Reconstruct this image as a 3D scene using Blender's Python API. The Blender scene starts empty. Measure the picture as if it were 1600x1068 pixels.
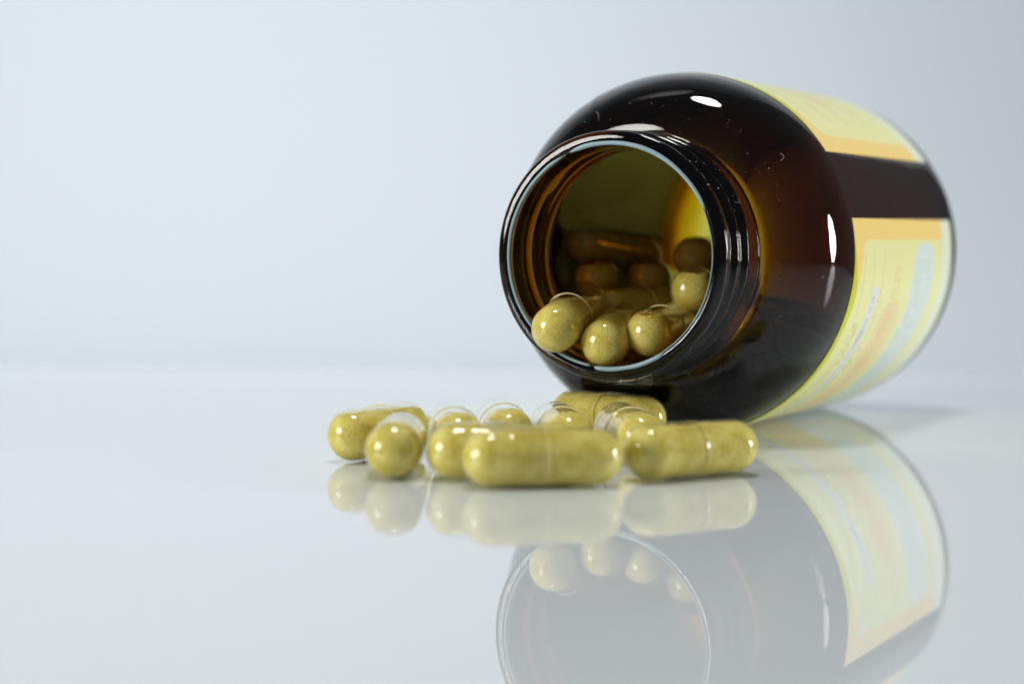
import bpy, bmesh, math, random
import numpy as np
from mathutils import Vector, Matrix, noise as mnoise
random.seed(7)
rng = np.random.default_rng(7)
sc = bpy.context.scene
COL = sc.collection
MM = 0.001

# ------------------------------------------------------------------ camera
F_PX, TILT, ROLL, CAM_H = 3106.65, 0.0591, 0.0091, 33.46
cam_d = bpy.data.cameras.new('camera')
cam = bpy.data.objects.new('camera', cam_d)
COL.objects.link(cam)
cam_d.sensor_width = 36.0
cam_d.lens = F_PX / 1600.0 * 36.0
cam_d.clip_start = 0.01
cam_d.clip_end = 50.0
Rv = Vector((1, 0, 0)); Uv = Vector((0, math.sin(TILT), math.cos(TILT))); Fv = Vector((0, math.cos(TILT), -math.sin(TILT)))
cr, sr = math.cos(ROLL), math.sin(ROLL)
R2 = Rv * cr + Uv * sr; U2 = -Rv * sr + Uv * cr; B2 = -Fv
cam.matrix_world = Matrix(((R2.x, U2.x, B2.x, 0), (R2.y, U2.y, B2.y, 0), (R2.z, U2.z, B2.z, CAM_H * MM), (0, 0, 0, 1)))
cam_d.dof.use_dof = True
cam_d.dof.focus_distance = 0.294
cam_d.dof.aperture_fstop = 12.0
sc.camera = cam

# ------------------------------------------------------------------ world: pale even light of a light tent
w = bpy.data.worlds.new('World'); sc.world = w; w.use_nodes = True
bg = w.node_tree.nodes['Background']
bg.inputs[0].default_value = (0.86, 0.93, 1.0, 1); bg.inputs[1].default_value = 0.10

def lamp(name, loc, target, size, power, color=(1, 1, 1), shape='DISK', size_y=None, spread=math.pi):
    d = bpy.data.lights.new(name, 'AREA'); d.shape = shape; d.size = size
    if size_y: d.size_y = size_y
    d.energy = power; d.color = color; d.spread = spread
    o = bpy.data.objects.new(name, d); COL.objects.link(o)
    o.location = loc
    o.rotation_euler = (Vector(target) - Vector(loc)).to_track_quat('-Z', 'Y').to_euler()
    return o
lamp('left_lamp', (-0.60, -0.02, 0.19), (0, 0.3, 0.02), 0.31, 3.7, (1, 0.98, 0.93))
lamp('top_lamp', (0.0, 0.30, 0.62), (0, 0.3, 0.0), 0.13, 1.7, (1, 0.99, 0.98))
lamp('right_lamp', (0.62, 0.285, 0.10), (0, 0.3, 0.02), 0.10, 0.62, (1, 0.99, 0.97), 'ELLIPSE', 0.20, 1.6)
lamp('added_backdrop_fill', (-0.15, 0.50, 0.60), (-0.09, 0.80, 0.08), 0.30, 0.28, (0.96, 0.97, 1.0), spread=1.7)  # fill light added to brighten the backdrop

sc.view_settings.view_transform = 'Standard'; sc.view_settings.look = 'None'
sc.view_settings.exposure = 0.0; sc.view_settings.gamma = 1.0
cy = sc.cycles
cy.max_bounces = 20; cy.transmission_bounces = 16; cy.glossy_bounces = 8; cy.diffuse_bounces = 5
cy.transparent_max_bounces = 40; cy.volume_bounces = 0
cy.caustics_reflective = True; cy.caustics_refractive = True
cy.sample_clamp_indirect = 8.0

# ------------------------------------------------------------------ helpers
def mesh_obj(name, verts, faces, mat, parent=None, smooth=True, mesh=None):
    if mesh is None:
        mesh = bpy.data.meshes.new(name)
        mesh.from_pydata([tuple(v) for v in verts], [], faces)
        mesh.update()
        if smooth: mesh.polygons.foreach_set('use_smooth', [True] * len(mesh.polygons))
        if mat: mesh.materials.append(mat)
    o = bpy.data.objects.new(name, mesh); COL.objects.link(o)
    if parent: o.parent = parent
    return o
def fix_normals(o):
    bm = bmesh.new(); bm.from_mesh(o.data)
    bmesh.ops.recalc_face_normals(bm, faces=bm.faces)
    bm.to_mesh(o.data); bm.free(); o.data.update()
def empty(name, loc, label, cat, group=None):
    o = bpy.data.objects.new(name, None); COL.objects.link(o); o.location = loc
    o.empty_display_size = 0.005
    o['label'] = label; o['category'] = cat
    if group: o['group'] = group
    return o
def new_mat(name):
    m = bpy.data.materials.new(name); m.use_nodes = True
    nt = m.node_tree; nt.nodes.clear()
    out = nt.nodes.new('ShaderNodeOutputMaterial')
    return m, nt, out
def principled(name, color, rough=0.4, ior=1.5, **kw):
    m, nt, out = new_mat(name)
    p = nt.nodes.new('ShaderNodeBsdfPrincipled')
    p.inputs['Base Color'].default_value = (*color, 1); p.inputs['Roughness'].default_value = rough
    p.inputs['IOR'].default_value = ior
    for k, v in kw.items(): p.inputs[k.replace('_', ' ')].default_value = v
    nt.links.new(p.outputs[0], out.inputs[0])
    return m, nt, p, out

# ------------------------------------------------------------------ materials
def tabletop_material():
    m, nt, p, out = principled('white_acrylic', (0.75, 0.81, 0.84), 0.012, 1.50)
    tc = nt.nodes.new('ShaderNodeTexCoord')
    n = nt.nodes.new('ShaderNodeTexNoise'); n.inputs['Scale'].default_value = 9.0; n.inputs['Detail'].default_value = 2
    nt.links.new(tc.outputs['Object'], n.inputs['Vector'])
    b = nt.nodes.new('ShaderNodeBump'); b.inputs['Strength'].default_value = 0.02; b.inputs['Distance'].default_value = 0.0006
    nt.links.new(n.outputs[0], b.inputs['Height']); nt.links.new(b.outputs[0], p.inputs['Normal'])
    return m
def backdrop_material():
    m, nt, p, out = principled('backdrop_paper', (0.735, 0.795, 0.85), 0.8, 1.4)
    tc = nt.nodes.new('ShaderNodeTexCoord')
    n = nt.nodes.new('ShaderNodeTexNoise'); n.inputs['Scale'].default_value = 900.0
    nt.links.new(tc.outputs['Object'], n.inputs['Vector'])
    b = nt.nodes.new('ShaderNodeBump'); b.inputs['Strength'].default_value = 0.1; b.inputs['Distance'].default_value = 0.0002
    nt.links.new(n.outputs[0], b.inputs['Height']); nt.links.new(b.outputs[0], p.inputs['Normal'])
    return m
def amber_material(name='amber_glass'):
    m, nt, out = new_mat(name)
    g = nt.nodes.new('ShaderNodeBsdfPrincipled')
    g.inputs['Base Color'].default_value = (1, 1, 1, 1); g.inputs['Transmission Weight'].default_value = 1.0
    g.inputs['Roughness'].default_value = 0.0; g.inputs['IOR'].default_value = 1.5
    tc = nt.nodes.new('ShaderNodeTexCoord')
    n = nt.nodes.new('ShaderNodeTexNoise'); n.inputs['Scale'].default_value = 60.0; n.inputs['Detail'].default_value = 1
    nt.links.new(tc.outputs['Object'], n.inputs['Vector'])
    b = nt.nodes.new('ShaderNodeBump'); b.inputs['Strength'].default_value = 0.06; b.inputs['Distance'].default_value = 0.001
    nt.links.new(n.outputs[0], b.inputs['Height']); nt.links.new(b.outputs[0], g.inputs['Normal'])
    # inner wall painted darker in place of shade, muting its reflections (point attribute 'dusty')
    at = nt.nodes.new('ShaderNodeAttribute'); at.attribute_name = 'wall_shade'
    shade_tone = nt.nodes.new('ShaderNodeBsdfDiffuse'); shade_tone.inputs[0].default_value = (0.14, 0.065, 0.02, 1)
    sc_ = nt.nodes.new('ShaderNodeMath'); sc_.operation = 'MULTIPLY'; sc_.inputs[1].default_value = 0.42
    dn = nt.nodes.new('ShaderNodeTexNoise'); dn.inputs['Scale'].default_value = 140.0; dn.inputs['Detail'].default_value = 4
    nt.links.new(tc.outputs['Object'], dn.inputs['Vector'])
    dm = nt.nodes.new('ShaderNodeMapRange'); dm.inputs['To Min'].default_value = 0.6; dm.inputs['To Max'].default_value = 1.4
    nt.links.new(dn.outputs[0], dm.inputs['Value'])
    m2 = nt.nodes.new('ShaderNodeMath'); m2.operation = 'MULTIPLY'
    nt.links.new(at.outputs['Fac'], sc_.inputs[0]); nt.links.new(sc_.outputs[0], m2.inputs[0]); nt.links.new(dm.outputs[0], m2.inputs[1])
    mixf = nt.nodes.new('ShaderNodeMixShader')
    nt.links.new(m2.outputs[0], mixf.inputs[0]); nt.links.new(g.outputs[0], mixf.inputs[1]); nt.links.new(shade_tone.outputs[0], mixf.inputs[2])
    v = nt.nodes.new('ShaderNodeVolumeAbsorption')
    v.inputs['Color'].default_value = (0.883, 0.80, 0.0, 1); v.inputs['Density'].default_value = 5600.0
    nt.links.new(mixf.outputs[0], out.inputs['Surface']); nt.links.new(v.outputs[0], out.inputs['Volume'])
    return m
def gelatin_material(tint=(0.985, 0.975, 0.92)):
    m, nt, out = new_mat('clear_gelatin')
    tr = nt.nodes.new('ShaderNodeBsdfTransparent'); tr.inputs[0].default_value = (*tint, 1)
    gl = nt.nodes.new('ShaderNodeBsdfGlossy'); gl.inputs['Roughness'].default_value = 0.045
    gl.inputs[0].default_value = (1, 1, 1, 1)
    fr = nt.nodes.new('ShaderNodeFresnel')
    ge = nt.nodes.new('ShaderNodeNewGeometry'); mr = nt.nodes.new('ShaderNodeMapRange')   # thin wall: same reflectance from both sides
    mr.inputs['To Min'].default_value = 1.5; mr.inputs['To Max'].default_value = 1 / 1.5
    nt.links.new(ge.outputs['Backfacing'], mr.inputs['Value']); nt.links.new(mr.outputs[0], fr.inputs[0])
    tc = nt.nodes.new('ShaderNodeTexCoord')
    n = nt.nodes.new('ShaderNodeTexNoise'); n.inputs['Scale'].default_value = 420.0; n.inputs['Detail'].default_value = 1
    nt.links.new(tc.outputs['Object'], n.inputs['Vector'])
    b = nt.nodes.new('ShaderNodeBump'); b.inputs['Strength'].default_value = 0.12; b.inputs['Distance'].default_value = 0.0004
    nt.links.new(n.outputs[0], b.inputs['Height'])
    nt.links.new(b.outputs[0], gl.inputs['Normal']); nt.links.new(b.outputs[0], fr.inputs['Normal'])
    mx = nt.nodes.new('ShaderNodeMixShader')
    nt.links.new(fr.outputs[0], mx.inputs[0]); nt.links.new(tr.outputs[0], mx.inputs[1]); nt.links.new(gl.outputs[0], mx.inputs[2])
    nt.links.new(mx.outputs[0], out.inputs[0])
    return m
def powder_material():
    m, nt, p, out = principled('herbal_powder', (0.5, 0.45, 0.16), 0.85, 1.4)
    tc = nt.nodes.new('ShaderNodeTexCoord')
    def noise(scale, detail=3):
        n = nt.nodes.new('ShaderNodeTexNoise'); n.inputs['Scale'].default_value = scale; n.inputs['Detail'].default_value = detail
        nt.links.new(tc.outputs['Object'], n.inputs['Vector']); return n
    a = noise(380, 3); r = nt.nodes.new('ShaderNodeValToRGB')
    r.color_ramp.elements[0].position = 0.35; r.color_ramp.elements[0].color = (0.60, 0.50, 0.085, 1)
    r.color_ramp.elements[1].position = 0.66; r.color_ramp.elements[1].color = (0.77, 0.69, 0.22, 1)
    nt.links.new(a.outputs[0], r.inputs[0])
    s = noise(3600, 3); r2 = nt.nodes.new('ShaderNodeValToRGB')
    r2.color_ramp.elements[0].position = 0.32; r2.color_ramp.elements[0].color = (0.50, 0.36, 0.16, 1)
    r2.color_ramp.elements[1].position = 0.44; r2.color_ramp.elements[1].color = (1, 1, 1, 1)
    nt.links.new(s.outputs[0], r2.inputs[0])
    mx = nt.nodes.new('ShaderNodeMix'); mx.data_type = 'RGBA'; mx.blend_type = 'MULTIPLY'; mx.inputs[0].default_value = 0.8
    nt.links.new(r.outputs[0], mx.inputs[6]); nt.links.new(r2.outputs[0], mx.inputs[7])
    nt.links.new(mx.outputs[2], p.inputs['Base Color'])
    b = nt.nodes.new('ShaderNodeBump'); b.inputs['Strength'].default_value = 0.25; b.inputs['Distance'].default_value = 0.00003
    nt.links.new(s.outputs[0], b.inputs['Height']); nt.links.new(b.outputs[0], p.inputs['Normal'])
    return m
def label_material():
    m, nt, out = new_mat('printed_label_paper')
    p = nt.nodes.new('ShaderNodeBsdfPrincipled'); p.inputs['Roughness'].default_value = 0.32; p.inputs['IOR'].default_value = 1.45
    at = nt.nodes.new('ShaderNodeAttribute'); at.attribute_name = 'print'
    nt.links.new(at.outputs['Color'], p.inputs['Base Color'])
    t = nt.nodes.new('ShaderNodeBsdfTranslucent'); nt.links.new(at.outputs['Color'], t.inputs[0])
    mx = nt.nodes.new('ShaderNodeMixShader'); mx.inputs[0].default_value = 0.03
    nt.links.new(p.outputs[0], mx.inputs[1]); nt.links.new(t.outputs[0], mx.inputs[2])
    nt.links.new(mx.outputs[0], out.inputs[0])
    return m
M_TABLE = tabletop_material(); M_BACK = backdrop_material(); M_AMBER = amber_material()
M_GEL = gelatin_material(); M_POW = powder_material(); M_LABEL = label_material()
M_RIM = principled('pale_rim_ring', (0.24, 0.36, 0.41), 0.3)[0]
M_DUST = principled('pale_dust', (0.75, 0.72, 0.62), 0.9)[0]
M_CRUMB = principled('powder_crumbs', (0.60, 0.56, 0.33), 0.9)[0]

# ------------------------------------------------------------------ setting
def structure(o): o['kind'] = 'structure'; return o
def box(x0, x1, y0, y1, z0, z1):
    v = [(x, y, z) for x in (x0, x1) for y in (y0, y1) for z in (z0, z1)]
    f = [(0, 1, 3, 2), (4, 6, 7, 5), (0, 4, 5, 1), (2, 3, 7, 6), (0, 2, 6, 4), (1, 5, 7, 3)]
    return v, f
v, f = box(-1.2, 0.42, -0.35, 0.462, -0.006, 0)
tt = structure(mesh_obj('tabletop', v, f, M_TABLE, smooth=False)); fix_normals(tt)
bv = tt.modifiers.new('edge', 'BEVEL'); bv.width = 0.0015; bv.segments = 3
# backdrop: paper lying under the acrylic sheet and sweeping up behind it
prof = [(-0.4, -0.012), (0.62, -0.012)]
for i in range(1, 25):
    t = i / 24 * math.pi / 2
    prof.append((0.62 + 0.16 * math.sin(t), -0.012 + 0.16 * (1 - math.cos(t))))
prof += [(0.78, 0.5), (0.78, 1.2)]
vv, ff = [], []
for i, (y, z) in enumerate(prof):
    vv += [(-1.6, y, z), (0.34, y, z)]
    if i: k = 2 * i; ff.append((k - 2, k - 1, k + 1, k))
n0 = len(vv)
for i, (y, z) in enumerate(prof):      # real paper thickness
    dy, dz = (0, -0.0006) if i < 2 else (0.0006, -0.0003)
    vv += [(-1.6, y + dy, z + dz), (0.34, y + dy, z + dz)]
    if i: k = n0 + 2 * i; ff.append((k - 2, k, k + 1, k - 1))
structure(mesh_obj('backdrop', vv, ff, M_BACK))

# ------------------------------------------------------------------ bottle
PSI = 0.4726; RB = 28.88
CX, CY = 14.13, 294.28
AX = np.array([math.sin(PSI), math.cos(PSI), 0.0]); BX = np.array([math.cos(PSI), -math.sin(PSI), 0.0]); ZX = np.array([0, 0, 1.0])
C0 = np.array([CX, CY, RB])
LIP_BASE = Vector((CX * MM, CY * MM, 0))
bottle = empty('supplement_bottle', LIP_BASE, 'open amber glass bottle with yellow label, lying on its side and spilling capsules', 'bottle')
def P3(a, r, phi):      # bottle point relative to the empty, metres
    q = AX * a + BX * (r * math.cos(phi)) + ZX * (r * math.sin(phi)) + np.array([0, 0, RB])
    return q * MM
RO, RI = 18.1, 16.35
A_SH, A_BASE = 25.9, 91.5
# outer profile from the base centre to the lip, then the inner profile back
outer = [(A_BASE - 2.2, 0.0), (A_BASE - 2.1, 8), (A_BASE - 1.6, 16), (A_BASE - 0.7, 21.5), (A_BASE, 24.8)]
for i in range(1, 9):
    t = i / 8 * math.pi / 2
    outer.append((A_BASE - 3.4 * (1 - math.cos(t)), 25.48 + 3.4 * math.sin(t)))
for a in np.linspace(84.5, 30, 10): outer.append((a, RB))
for i in range(0, 33):          # rounded shoulder down to the neck
    t = i / 32 * math.pi / 2
    outer.append((28.0 - 13.2 * math.sin(t), 18.9 + (RB - 18.9) * math.cos(t)))
outer += [(14.6, 18.55)]
outer += [(14.4, 18.3), (14.25, 18.1), (14.15, 18.0)]
neck_rows = list(np.linspace(14.05, 1.9, 90))
neck_start = len(outer)
outer += [(a, 17.55) for a in neck_rows]
neck_end = len(outer)
outer += [(1.75, 17.9), (1.6, 18.3), (1.4, 18.52), (1.0, 18.6), (0.6, 18.56), (0.3, 18.4), (0.1, 18.12), (0.0, 17.75)]
inner = [(0.0, 16.95), (0.06, 16.6), (0.25, 16.4), (0.6, RI)]
for a in np.linspace(1.5, 12.5, 10): inner.append((a, RI - 0.12 * min(1, (a - 1) / 3) - 0.04 * math.sin((a - 1) * 1.2)))
ih0, ih1, ih2 = (14.8, 16.5), (19.5, 26.0), (30.5, RB - 2.6)
for i in range(0, 19):
    t = i / 18
    inner.append(tuple((1 - t) ** 2 * p0 + 2 * t * (1 - t) * p1 + t * t * p2 for p0, p1, p2 in zip(ih0, ih1, ih2)))
for a in np.linspace(34, 84, 8): inner.append((a, RB - 2.6))
for i in range(1, 9):
    t = i / 8 * math.pi / 2
    inner.append((88.9 + 1.6 * math.sin(t), RB - 2.6 - 1.6 * (1 - math.cos(t))))
inner += [(90.4, 21.5), (89.5, 16), (89.0, 8), (88.9, 0.0)]
NS = 288
def thread_r(a, phi):
    """outer neck radius in mm with the raised screw thread"""
    r = 17.8
    turn = (phi % (2 * math.pi)) / (2 * math.pi)
    for k in (-1, 0, 1, 2):
        ac = 4.9 + 4.2 * (turn + k)
        fade = 0.0 if (ac < 3.2 or ac > 11.4) else min(1, (ac - 3.2) / 1.0, (11.4 - ac) / 1.0)
        r += 0.95 * fade * math.exp(-((a - ac) / 0.85) ** 4)
    r += 1.15 * math.exp(-((a - 13.0) / 0.9) ** 4)        # transfer bead
    return r
verts, faces = [], []
prof = outer + inner
rings = []
n_outer_verts = 0
for i, (a, r) in enumerate(prof):
    if i == len(outer): n_outer_verts = len(verts)
    if r == 0.0:
        rings.append([len(verts)]); verts.append(P3(a, 0, 0)); continue
    ids = []
    for j in range(NS):
        phi = 2 * math.pi * j / NS
        rr = r
        if neck_start <= i < neck_end: rr = thread_r(a, phi)
        for s in (2.03, 2.03 + math.pi):                   # mould seam
            d = (phi - s + math.pi) % (2 * math.pi) - math.pi
            if i < len(outer) and a < 26: rr += 0.10 * math.exp(-(d * 18 / 0.22) ** 2)
        ids.append(len(verts)); verts.append(P3(a, rr, phi))
    rings.append(ids)
for i in range(1, len(rings)):
    A_, B_ = rings[i - 1], rings[i]
    for j in range(NS):
        k = (j + 1) % NS
        if len(A_) == 1 and len(B_) == 1: continue
        if len(A_) == 1: faces.append((A_[0], B_[j], B_[k]))
        elif len(B_) == 1: faces.append((A_[j], B_[0], A_[k]))
        else: faces.append((A_[j], B_[j], B_[k], A_[k]))
gb = mesh_obj('glass_body', verts, faces, M_AMBER, bottle); fix_normals(gb)
_ax = Vector(AX)
da = gb.data.attributes.new('wall_shade', 'FLOAT', 'POINT')  # marks the inner wall points that get the painted darkening
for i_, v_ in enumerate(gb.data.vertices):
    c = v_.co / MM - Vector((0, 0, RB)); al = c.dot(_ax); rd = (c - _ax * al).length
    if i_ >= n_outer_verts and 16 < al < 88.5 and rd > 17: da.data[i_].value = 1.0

# pale ring round the inner edge of the mouth, broken in places
def rim_arc(p0, p1, r0, r1, name, a=-0.06, th=0.06, ragged=0.12):
    n = max(8, int(abs(p1 - p0) * 40)); V, Fc = [], []
    for i in range(n + 1):
        t = i / n; ph = p0 + (p1 - p0) * t
        e = min(1, t * 14, (1 - t) * 14) ** 0.5
        q = mnoise.noise(Vector((ph * 5, r0, 3))) * ragged
        ri, ro = r0 + (1 - e) * 0.25, r0 + (r1 - r0 + q) * (0.35 + 0.65 * e)
        V += [P3(a - th, ri, ph), P3(a - th, ro, ph), P3(a + th, ro + 0.02, ph), P3(a + th + 0.35, ri - 0.10, ph)]
        if i:
            k = 4 * i
            for s in range(4): Fc.append((k - 4 + s, k - 4 + (s + 1) % 4, k + (s + 1) % 4, k + s))
    Fc += [(0, 1, 2, 3), (4 * n + 3, 4 * n + 2, 4 * n + 1, 4 * n)]
    o = mesh_obj(name, V, Fc, M_RIM, bottle); fix_normals(o); return o
rim_arc(-1.10, 0.42, 16.42, 16.55, 'rim_ring')
rim_arc(0.42, 1.98, 16.42, 17.0, 'rim_ring')
rim_arc(2.02, 3.9, 16.42, 16.80, 'rim_ring')
rim_arc(3.95, 4.55, 16.42, 16.75, 'rim_ring')
rim_arc(4.58, 5.28, 16.42, 17.05, 'rim_ring')

# ---- label: a real thin wrap with printed colours per point
PHI_A, PHI_B = 0.209, 0.596
U0, U1 = 28.0, 85.0
WT = (2 * math.pi - (PHI_B - PHI_A)) * RB
NU, NW = 230, 520
us = np.linspace(0, U1 - U0, NU + 1); ws = np.linspace(0, WT, NW + 1)
Ug, Wg = np.meshgrid(us, ws, indexing='ij')
def lin(r, g, b): 
    c = np.array([r, g, b]) / 255.0
    return np.where(c <= 0.04045, c / 12.92, ((c + 0.055) / 1.055) ** 2.4)
def print_colors():
    U, W = Ug, Wg
    We = np.minimum(W, WT - W)
    col = np.zeros(U.shape + (3,))
    cream = lin(238, 237, 168); orange = lin(250, 218, 130); lime = lin(204, 210, 12); pale = lin(232, 240, 218)
    peach = lin(240, 214, 160); white = lin(226, 230, 232); ink = lin(95, 105, 95); red = lin(226, 120, 60)
    col[:] = orange
    # lime strip along the front edge; it thins out towards the label ends
    wl = np.clip((We - 3.0) / 8.0, 0, 1) * 2.5
    m = (U < wl); col[m] = lime
    # pale panel with rounded corners inside the orange frame
    def rrect(u0, u1, w0, w1, rad, w=None):
        w = We if w is None else w
        du = np.maximum(np.maximum(u0 + rad - U, U - (u1 - rad)), 0); dw = np.maximum(np.maximum(w0 + rad - w, w - (w1 - rad)), 0)
        return np.hypot(du, dw) < rad
    uf = 4.6 - np.clip((We - 4) / 12, 0, 1) * 2.4
    m = rrect(2.0, 64, 3.4, 400, 6.0) & (U > uf); col[m] = cream
    g = np.clip((We - 30) / 30, 0, 1)[..., None] * np.clip((U - 14) / 14, 0, 1)[..., None] * 0.7
    col[m] = (col * (1 - g) + peach * g)[m]
    m = U > 51.0; col[m] = pale
    def rect(u0, u1, w0, w1, c, base=W, amt=1.0):
        m = (U > u0) & (U < u1) & (base > w0) & (base < w1)
        col[m] = col[m] * (1 - amt) + c * amt
    # peach field, bluish panel
    m = rrect(19, 30, 14, 60, 3, W); col[m] = col[m] * 0.3 + peach * 0.7
    m = rrect(33, 46, 4.2, 42, 4, W); col[m] = lin(222, 234, 226)
    m = rrect(33, 50, 36, 52, 4, W); col[m] = lin(232, 236, 228)
    # white bar that carries a row of text
    rect(11.0, 14.2, 11, 52, white)
    # rows of tiny print (too small to read in the photograph)
    r = np.random.default_rng(3)
    def row(u0, h, w0, w1, c, amt=0.55, gap=0.25, base=W):
        w = w0
        while w < w1:
            L = r.uniform(0.8, 3.0)
            k = w
            while k < min(w + L, w1):
                rect(u0 + r.uniform(0, h * .25), u0 + h, k, k + 0.42, c, base, amt * r.uniform(.5, 1)); k += 0.64
            w += L + r.uniform(.5, 1.0)
    rect(5.4, 5.7, 5.5, 16, ink, amt=0.35); rect(10.2, 10.5, 5.0, 12, ink, amt=0.25); rect(15.6, 15.9, 5, 12, ink, amt=0.2)
    row(6.2, 0.9, 17, 62, ink); row(7.9, 0.9, 17, 60, ink, 0.45); row(9.4, 0.8, 21, 58, ink, 0.45)
    row(11.8, 1.5, 12.5, 50, lin(90, 105, 140), 0.6)
    row(15.0, 0.9, 12, 40, ink, 0.5); row(16.6, 0.8, 13, 44, ink, 0.35)
    for q in (22.5, 24.5): row(q, 1.1, 8, 30, red, 0.6)
    row(20.3, 0.8, 30, 52, red, 0.4)
    for q in np.arange(34.5, 45, 1.5): row(q, 0.8, 7, 32, ink, 0.30)
    # upper label end (other side of the gap)
    wb = WT - W
    for i_, q in enumerate((7, 8.6, 15, 16.8, 24, 26, 33, 36, 39)):
        row(q, 1.0, 7 if i_ > 1 else 9, 30, ink, 0.35, base=wb)
    m = rrect(20, 34, 13, 40, 4, wb); col[m] = col[m] * 0.45 + peach * 0.55
    m = rrect(44, 54, 22, 60, 3, wb); col[m] = lin(120, 170, 215)
    return col
pc = print_colors()
def label_grid(th):
    ph = PHI_A - Wg / RB
    rr = RB + th
    out = (AX[None, None] * (Ug + U0)[..., None] + BX * (rr * np.cos(ph))[..., None] + ZX * (rr * np.sin(ph))[..., None] + np.array([0, 0, RB])) * MM
    return out.reshape(-1, 3)
Vo, Vi = label_grid(0.10), label_grid(0.02)
n1 = (NU + 1) * (NW + 1)
idx = np.arange(n1).reshape(NU + 1, NW + 1)
q = np.stack([idx[:-1, :-1], idx[:-1, 1:], idx[1:, 1:], idx[1:, :-1]], -1).reshape(-1, 4)
qi = q[:, ::-1] + n1
bd = list(idx[0, :]) + list(idx[1:, -1]) + list(idx[-1, -2::-1]) + list(idx[-2:0:-1, 0])
side = [(bd[i], bd[(i + 1) % len(bd)], bd[(i + 1) % len(bd)] + n1, bd[i] + n1) for i in range(len(bd))]
me = bpy.data.meshes.new('label')
me.from_pydata(np.concatenate([Vo, Vi]).tolist(), [], q.tolist() + qi.tolist() + [tuple(map(int, s)) for s in side])
me.polygons.foreach_set('use_smooth', [True] * len(me.polygons))
ca = me.color_attributes.new('print', 'FLOAT_COLOR', 'POINT')
c4 = np.ones((2 * n1, 4)); c4[:n1, :3] = pc.reshape(-1, 3); c4[n1:, :3] = (0.09, 0.065, 0.045)
ca.data.foreach_set('color', c4.ravel().astype(np.float32))
me.materials.append(M_LABEL); me.update()
lo = mesh_obj('label', None, None, None, bottle, mesh=me); fix_normals(lo)

# ---- dust, lint and powder crumbs that cling to the glass
def surf_r(a, phi):
    if 1.9 <= a <= 14.05: return thread_r(a, phi)
    pts = sorted([(p[0], p[1]) for i, p in enumerate(outer) if p[0] < 60 and not (neck_start <= i < neck_end)])
    return float(np.interp(a, [p[0] for p in pts], [p[1] for p in pts]))
def octa(V, Fc, c, s):
    k = len(V)
    for d in ((1, 0, 0), (-1, 0, 0), (0, 1, 0), (0, -1, 0), (0, 0, 1), (0, 0, -1)):
        V.append(np.array(c) + np.array(d) * s * random.uniform(.6, 1.3))
    for t in ((0, 2, 4), (2, 1, 4), (1, 3, 4), (3, 0, 4), (2, 0, 5), (1, 2, 5), (3, 1, 5), (0, 3, 5)): Fc.append(tuple(k + i for i in t))
V, Fc = [], []
for i in range(520):
    a = random.uniform(0.6, 14) if i < 360 else random.uniform(14.2, 17)
    ph = random.gauss(0.1, 1.0) if i % 3 else random.uniform(-1.4, 2.6)
    octa(V, Fc, P3(a, surf_r(a, ph) + 0.01, ph), random.uniform(0.022, 0.075) * MM * (1.5 if random.random() < .06 else 1))
du = mesh_obj('dust', V, Fc, M_DUST, bottle, smooth=False); du['kind'] = 'stuff'
V, Fc = [], []
for i in range(150):
    t = random.random(); ph = -1.47 + 0.42 * t + random.gauss(0, .02); a = 0.5 + 1.8 * t + random.gauss(0, .2)
    octa(V, Fc, P3(a, surf_r(a, ph) + 0.03, ph), random.uniform(0.05, 0.16) * MM)
cru = mesh_obj('powder_crumbs', V, Fc, M_CRUMB, bottle, smooth=False); cru['kind'] = 'stuff'
def tube(name, pts, r, mat, parent, n=6):
    V, Fc = [], []
    pts = [np.array(p) for p in pts]
    for i, p in enumerate(pts):
        t = pts[min(i + 1, len(pts) - 1)] - pts[max(i - 1, 0)]; t = t / np.linalg.norm(t)
        u = np.cross(t, [0.3, 0.2, 0.93]); u /= np.linalg.norm(u); v = np.cross(t, u)
        for j in range(n):
            q = 2 * math.pi * j / n; V.append(p + (u * math.cos(q) + v * math.sin(q)) * r)
        if i:
            for j in range(n): Fc.append(((i - 1) * n + j, (i - 1) * n + (j + 1) % n, i * n + (j + 1) % n, i * n + j))
    Fc += [tuple(range(n - 1, -1, -1)), tuple((len(pts) - 1) * n + j for j in range(n))]
    return mesh_obj(name, V, Fc, mat, parent)
fib = [(17.5, .62, .35), (19.5, -.12, .25), (7.0, .62, .5), (9.4, .48, .5), (17, 2.0, .4), (10.2, .75, .4)]
for a0, p0, L in fib:
    pts = []; th = random.uniform(0, 6.28); a, ph = a0, p0
    cv = random.uniform(-.45, .45)
    for s in range(12):
        pts.append(P3(a, surf_r(a, ph) + 0.06 + 0.10 * math.sin(s / 11 * 3.14), ph))
        a += math.cos(th) * L * .3; ph += math.sin(th) * L * .3 / 20; th += cv
    tube('lint_fibre', pts, 0.016 * MM, M_DUST, bottle)

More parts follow.
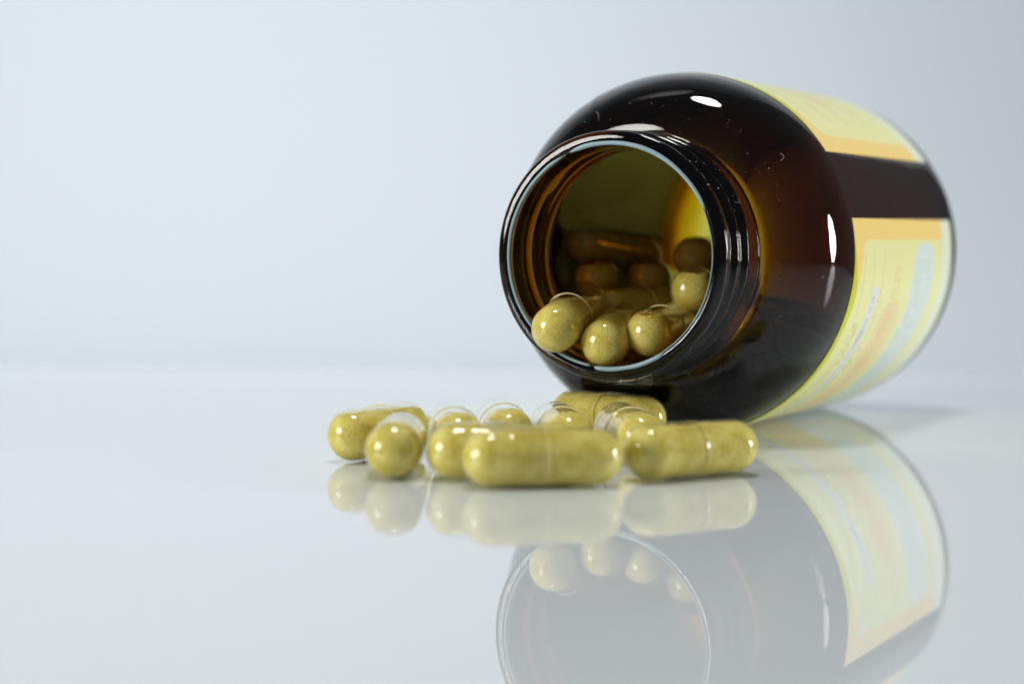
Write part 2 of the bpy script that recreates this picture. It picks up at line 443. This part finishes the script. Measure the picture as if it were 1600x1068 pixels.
# ------------------------------------------------------------------ capsules
RBODY, RCAP = 3.67, 3.83
def revolve(prof, n=56, jitter=None):
    """prof: (x, r) list along X, poles closed"""
    V, Fc, rings = [], [], []
    for x, r in prof:
        if r < 1e-6: rings.append([len(V)]); V.append((x, 0, 0)); continue
        ids = []
        for j in range(n):
            t = 2 * math.pi * j / n; ids.append(len(V)); V.append((x, r * math.cos(t), r * math.sin(t)))
        rings.append(ids)
    for i in range(1, len(rings)):
        A_, B_ = rings[i - 1], rings[i]
        for j in range(n):
            k = (j + 1) % n
            if len(A_) == 1: Fc.append((A_[0], B_[k], B_[j]))
            elif len(B_) == 1: Fc.append((A_[j], A_[k], B_[0]))
            else: Fc.append((A_[j], A_[k], B_[k], B_[j]))
    return V, Fc
def dome(xc, r, sgn, n=14, sq=1.0):
    """from the pole to the equator"""
    return [(xc + sgn * r * sq * math.cos(t), r * math.sin(t)) for t in [i / n * math.pi / 2 for i in range(n + 1)]]
XB, XC = -6.85, 6.70      # dome centres of the body (-) and the cap (+)
# body half: closed end at -x, tucked inside the cap
body_prof = dome(XB, RBODY, -1) + [(-5, RBODY), (-2, RBODY), (0.1, RBODY), (3.2, RBODY - .02)]
cap_prof = dome(XC, RCAP, 1) + [(5.6, RCAP), (5.0, RCAP), (4.7, RCAP - .04), (4.4, RCAP), (2.6, RCAP), (0.3, RCAP), (-0.15, RCAP - .01), (-0.26, RCAP - .06), (-0.28, RBODY + .015)]
def mm(V): return [(x * MM, y * MM, z * MM) for x, y, z in V]
bvv, bff = revolve(body_prof); cvv, cff = revolve(cap_prof)
bm_ = bpy.data.meshes.new('capsule_body'); bm_.from_pydata(mm(bvv), [], bff)
cm_ = bpy.data.meshes.new('capsule_cap'); cm_.from_pydata(mm(cvv), [], cff)
M_EDGE = principled('gelatin_edge', (0.72, 0.64, 0.30), 0.25, 1.5)[0]
for m_ in (bm_, cm_):
    m_.polygons.foreach_set('use_smooth', [True] * len(m_.polygons)); m_.materials.append(M_GEL); m_.update()
def fix_mesh(me):
    b = bmesh.new(); b.from_mesh(me); bmesh.ops.recalc_face_normals(b, faces=b.faces); b.to_mesh(me); b.free()
fix_mesh(bm_); fix_mesh(cm_)
cm_.materials.append(M_EDGE)
for p_ in cm_.polygons:
    if p_.center.x < -0.18 * MM: p_.material_index = 1

def powder_mesh(rot, level, seed, x_from=-1e9, x_to=1e9):
    """powder that fills the shell up to a level (mm above the capsule's axis, world up)"""
    r1 = RBODY - 0.10
    pr = [(x, r) for x, r in dome(XB, r1, -1, 16)]
    pr += [(x, r1) for x in np.linspace(XB + .4, XC - .4, 34)]
    pr += list(reversed(dome(XC, r1, 1, 16)))
    V, Fc = revolve(pr, 60)
    up = rot.transposed() @ Vector((0, 0, 1))
    out = []
    for x, y, z in V:
        p = Vector((x, y, z))
        p.x = min(max(p.x, x_from), x_to)
        h = p.dot(up)
        lv = level + 0.32 * mnoise.noise(Vector((x * .45 + seed * 7, y * .5, z * .5))) + 0.10 * mnoise.noise(Vector((x * 2.2, y * 2, seed * 3)))
        if h > lv: p = p - up * (h - lv)
        d = mnoise.noise(Vector((x * 3 + seed, y * 3, z * 3))) * 0.03
        p = p * (1.0) - Vector((0, y, z)) * (max(0, d) / 3.6)
        out.append((p.x, p.y, p.z))
    me = bpy.data.meshes.new('powder'); me.from_pydata(mm(out), [], Fc)
    me.polygons.foreach_set('use_smooth', [True] * len(me.polygons)); me.materials.append(M_POW); me.update()
    return me
n_caps = 0
def capsule(e0, e1, label, group, level=2.6, cap_at=1, roll=0.0, xr=None):
    """e0, e1: centres of the two round ends, mm. cap_at=1 puts the cap at e1"""
    global n_caps
    e0, e1 = Vector(e0), Vector(e1)
    if cap_at == 0: e0, e1 = e1, e0
    n = (e1 - e0).normalized(); c = (e0 + e1) / 2
    zax = Vector((0, 0, 1)); yax = zax.cross(n).normalized(); zz = n.cross(yax)
    rot = Matrix((n, yax, zz)).transposed()
    o = empty('supplement_capsule', c * MM, label, 'capsule', group)
    o.rotation_euler = rot.to_euler()
    rr = rot
    mesh_obj('capsule_body', None, None, None, o, mesh=bm_)
    mesh_obj('capsule_cap', None, None, None, o, mesh=cm_)
    x0, x1 = xr if xr else (-1e9, 1e9)
    mesh_obj('powder', None, None, None, o, mesh=powder_mesh(rr, level, n_caps + 1, x0, x1))
    n_caps += 1
    return o

G_T = 'capsules spilled on the white table in front of the bottle'
G_M = 'capsules inside the bottle'
T = [
 ([-22.22, 277.33, 3.82], [-15.6, 289.6, 3.82], 'leftmost spilled capsule, slanting back to the right', 2.7, 1, None),
 ([-15.39, 258.9, 3.82], [-15.18, 273.0, 3.82], 'spilled capsule second from left, its round end facing the viewer', 2.6, 0, None),
 ([-7.73, 258.78, 3.82], [6.23, 260.78, 3.82], 'spilled capsule half hidden behind the front capsule, left end showing beside it', 3.2, 0, None),
 ([-7.33, 274.41, 3.82], [-8.87, 288.42, 3.82], 'mostly clear capsule top behind the second and third capsules from left, curved seam showing', 3.2, 1, (-1e9, -3.5)),
 ([-0.32, 280.94, 3.82], [-1.83, 294.96, 3.82], 'pale clear capsule peeking up behind the middle of the front capsule', 3.0, 1, (-1e9, -2.5)),
 ([8.17, 276.56, 3.82], [6.35, 290.54, 3.82], 'part clear capsule behind the right end of the front capsule', 3.2, 1, (-1e9, -0.5)),
 ([18.28, 276.6, 3.82], [15.87, 290.49, 3.82], 'part clear capsule in the gap between the two largest front capsules', 3.2, 1, (-1e9, -1.5)),
 ([20.5, 304.3, 3.82], [9.7, 313.3, 3.82], 'rearmost spilled capsule, lying sideways under the shoulder of the bottle', 3.3, 0, None),
 ([-2.95, 251.29, 3.82], [10.91, 253.86, 3.82], 'nearest spilled capsule, lying sideways at the front of the group', 3.25, 0, None),
 ([18.09, 259.37, 3.82], [29.8, 267.2, 3.82], 'rightmost spilled capsule, lying sideways below the bottle shoulder', 3.3, 0, None),
]
for e0, e1, lab, lev, cap_at, xr in T: capsule(e0, e1, lab, G_T, lev, cap_at, xr=xr)
V_ = [
 ([6.45, 296.8, 17.95], [11.0, 309.6, 21.0], 'left capsule on the lower rim of the bottle mouth, pale round end outward', 2.7, 1, None),
 ([13.75, 296.7, 15.75], [17.6, 310.9, 18.0], 'middle and lowest of the three capsules on the rim of the bottle mouth', 3.3, 0, None),
 ([20.6, 297.8, 17.35], [25.3, 311.2, 17.9], 'right capsule of the three on the lower rim of the bottle mouth', 2.5, 1, None),
 ([28.6, 314.3, 23.3], [33, 327.5, 22], 'pale capsule end at the right inner edge of the bottle mouth', 3.3, 0, None),
 ([30.3, 331, 28.2], [35, 344, 27.5], 'dark clear capsule end above the pale one, under the yellow glow inside the bottle', 3.4, 1, None),
 ([13.85, 328.55, 24.66], [16.97, 342.1, 22.29], 'brown shaded capsule end at the left deep inside the bottle', 3.4, 1, None),
 ([22.85, 332.5, 24.5], [25.91, 346, 22.64], 'brown shaded capsule end in the middle deep inside the bottle', 3.4, 1, None),
 ([11.93, 339.07, 30.16], [22.59, 348.28, 27.9], 'topmost capsule of the heap, lying sideways at the back inside the bottle', 3.3, 1, None),
 ([15.6, 317, 20.4], [26, 326.7, 19.6], 'capsule lying sideways just behind the three on the bottle rim', 3.2, 1, None),
]
for e0, e1, lab, lev, cap_at, xr in V_: capsule(e0, e1, lab, G_M, lev, cap_at, xr=xr)
H_ = [[[51.82, 363.94, 18.77], [62.43, 358.51, 11.23]], [[40.14, 325.07, 8.45], [30.33, 335.08, 6.88]], [[55.33, 362.15, 7.26], [42.79, 368.55, 8.09]], [[45.03, 313.84, 16.45], [46.96, 326.98, 11.7]], [[46.68, 340.18, 8.01], [55.96, 350.65, 9.73]], [[38.87, 336.18, 21.92], [45.19, 348.78, 21.68]], [[40.73, 330.86, 15.27], [49.51, 341.52, 18.1]], [[48.19, 359.31, 13.17], [39.82, 370.07, 16.76]], [[41.41, 345.49, 6.52], [51.02, 355.78, 7.03]], [[37.4, 305.82, 17.38], [31.7, 318.57, 19.39]], [[40.05, 356.53, 19.45], [32.71, 367.24, 13.94]], [[32.82, 332.35, 16.95], [21.67, 330.03, 8.64]], [[50.12, 333.92, 11.42], [58.79, 344.71, 14.1]], [[44.03, 359.46, 6.71], [30.85, 357.91, 11.48]], [[14.04, 326.58, 12.08], [18.14, 339.85, 14.53]], [[23.88, 338.12, 9.55], [26.53, 351.68, 12.35]], [[29.99, 307.3, 13.43], [32.11, 319.64, 6.95]], [[32.9, 350.22, 8.28], [45.07, 352.59, 14.99]], [[22.11, 311.33, 11.4], [28.0, 323.77, 14.47]], [[43.33, 332.68, 8.18], [33.49, 342.71, 7.02]], [[12.19, 316.4, 15.97], [21.56, 322.51, 7.38]], [[30.08, 339.6, 15.16], [43.25, 344.51, 14.1]], [[39.18, 312.27, 11.69], [35.42, 325.38, 15.24]]]
for k, (e0, e1) in enumerate(H_):
    capsule(e0, e1, 'capsule buried in the heap inside the dark amber bottle', 'capsules buried in the heap inside the bottle', 2.6, k % 2)

# a few stray grains of powder on the table beside the capsules
V, Fc = [], []
for i in range(46):
    x, y = random.gauss(2, 17), random.gauss(272, 13)
    octa(V, Fc, (x * MM, y * MM, 0.00005), random.uniform(0.03, 0.09) * MM)
gr = mesh_obj('powder_grains', V, Fc, M_CRUMB, None, smooth=False); gr['kind'] = 'stuff'
gr['label'] = 'tiny stray powder grains scattered on the table round the capsules'; gr['category'] = 'powder'
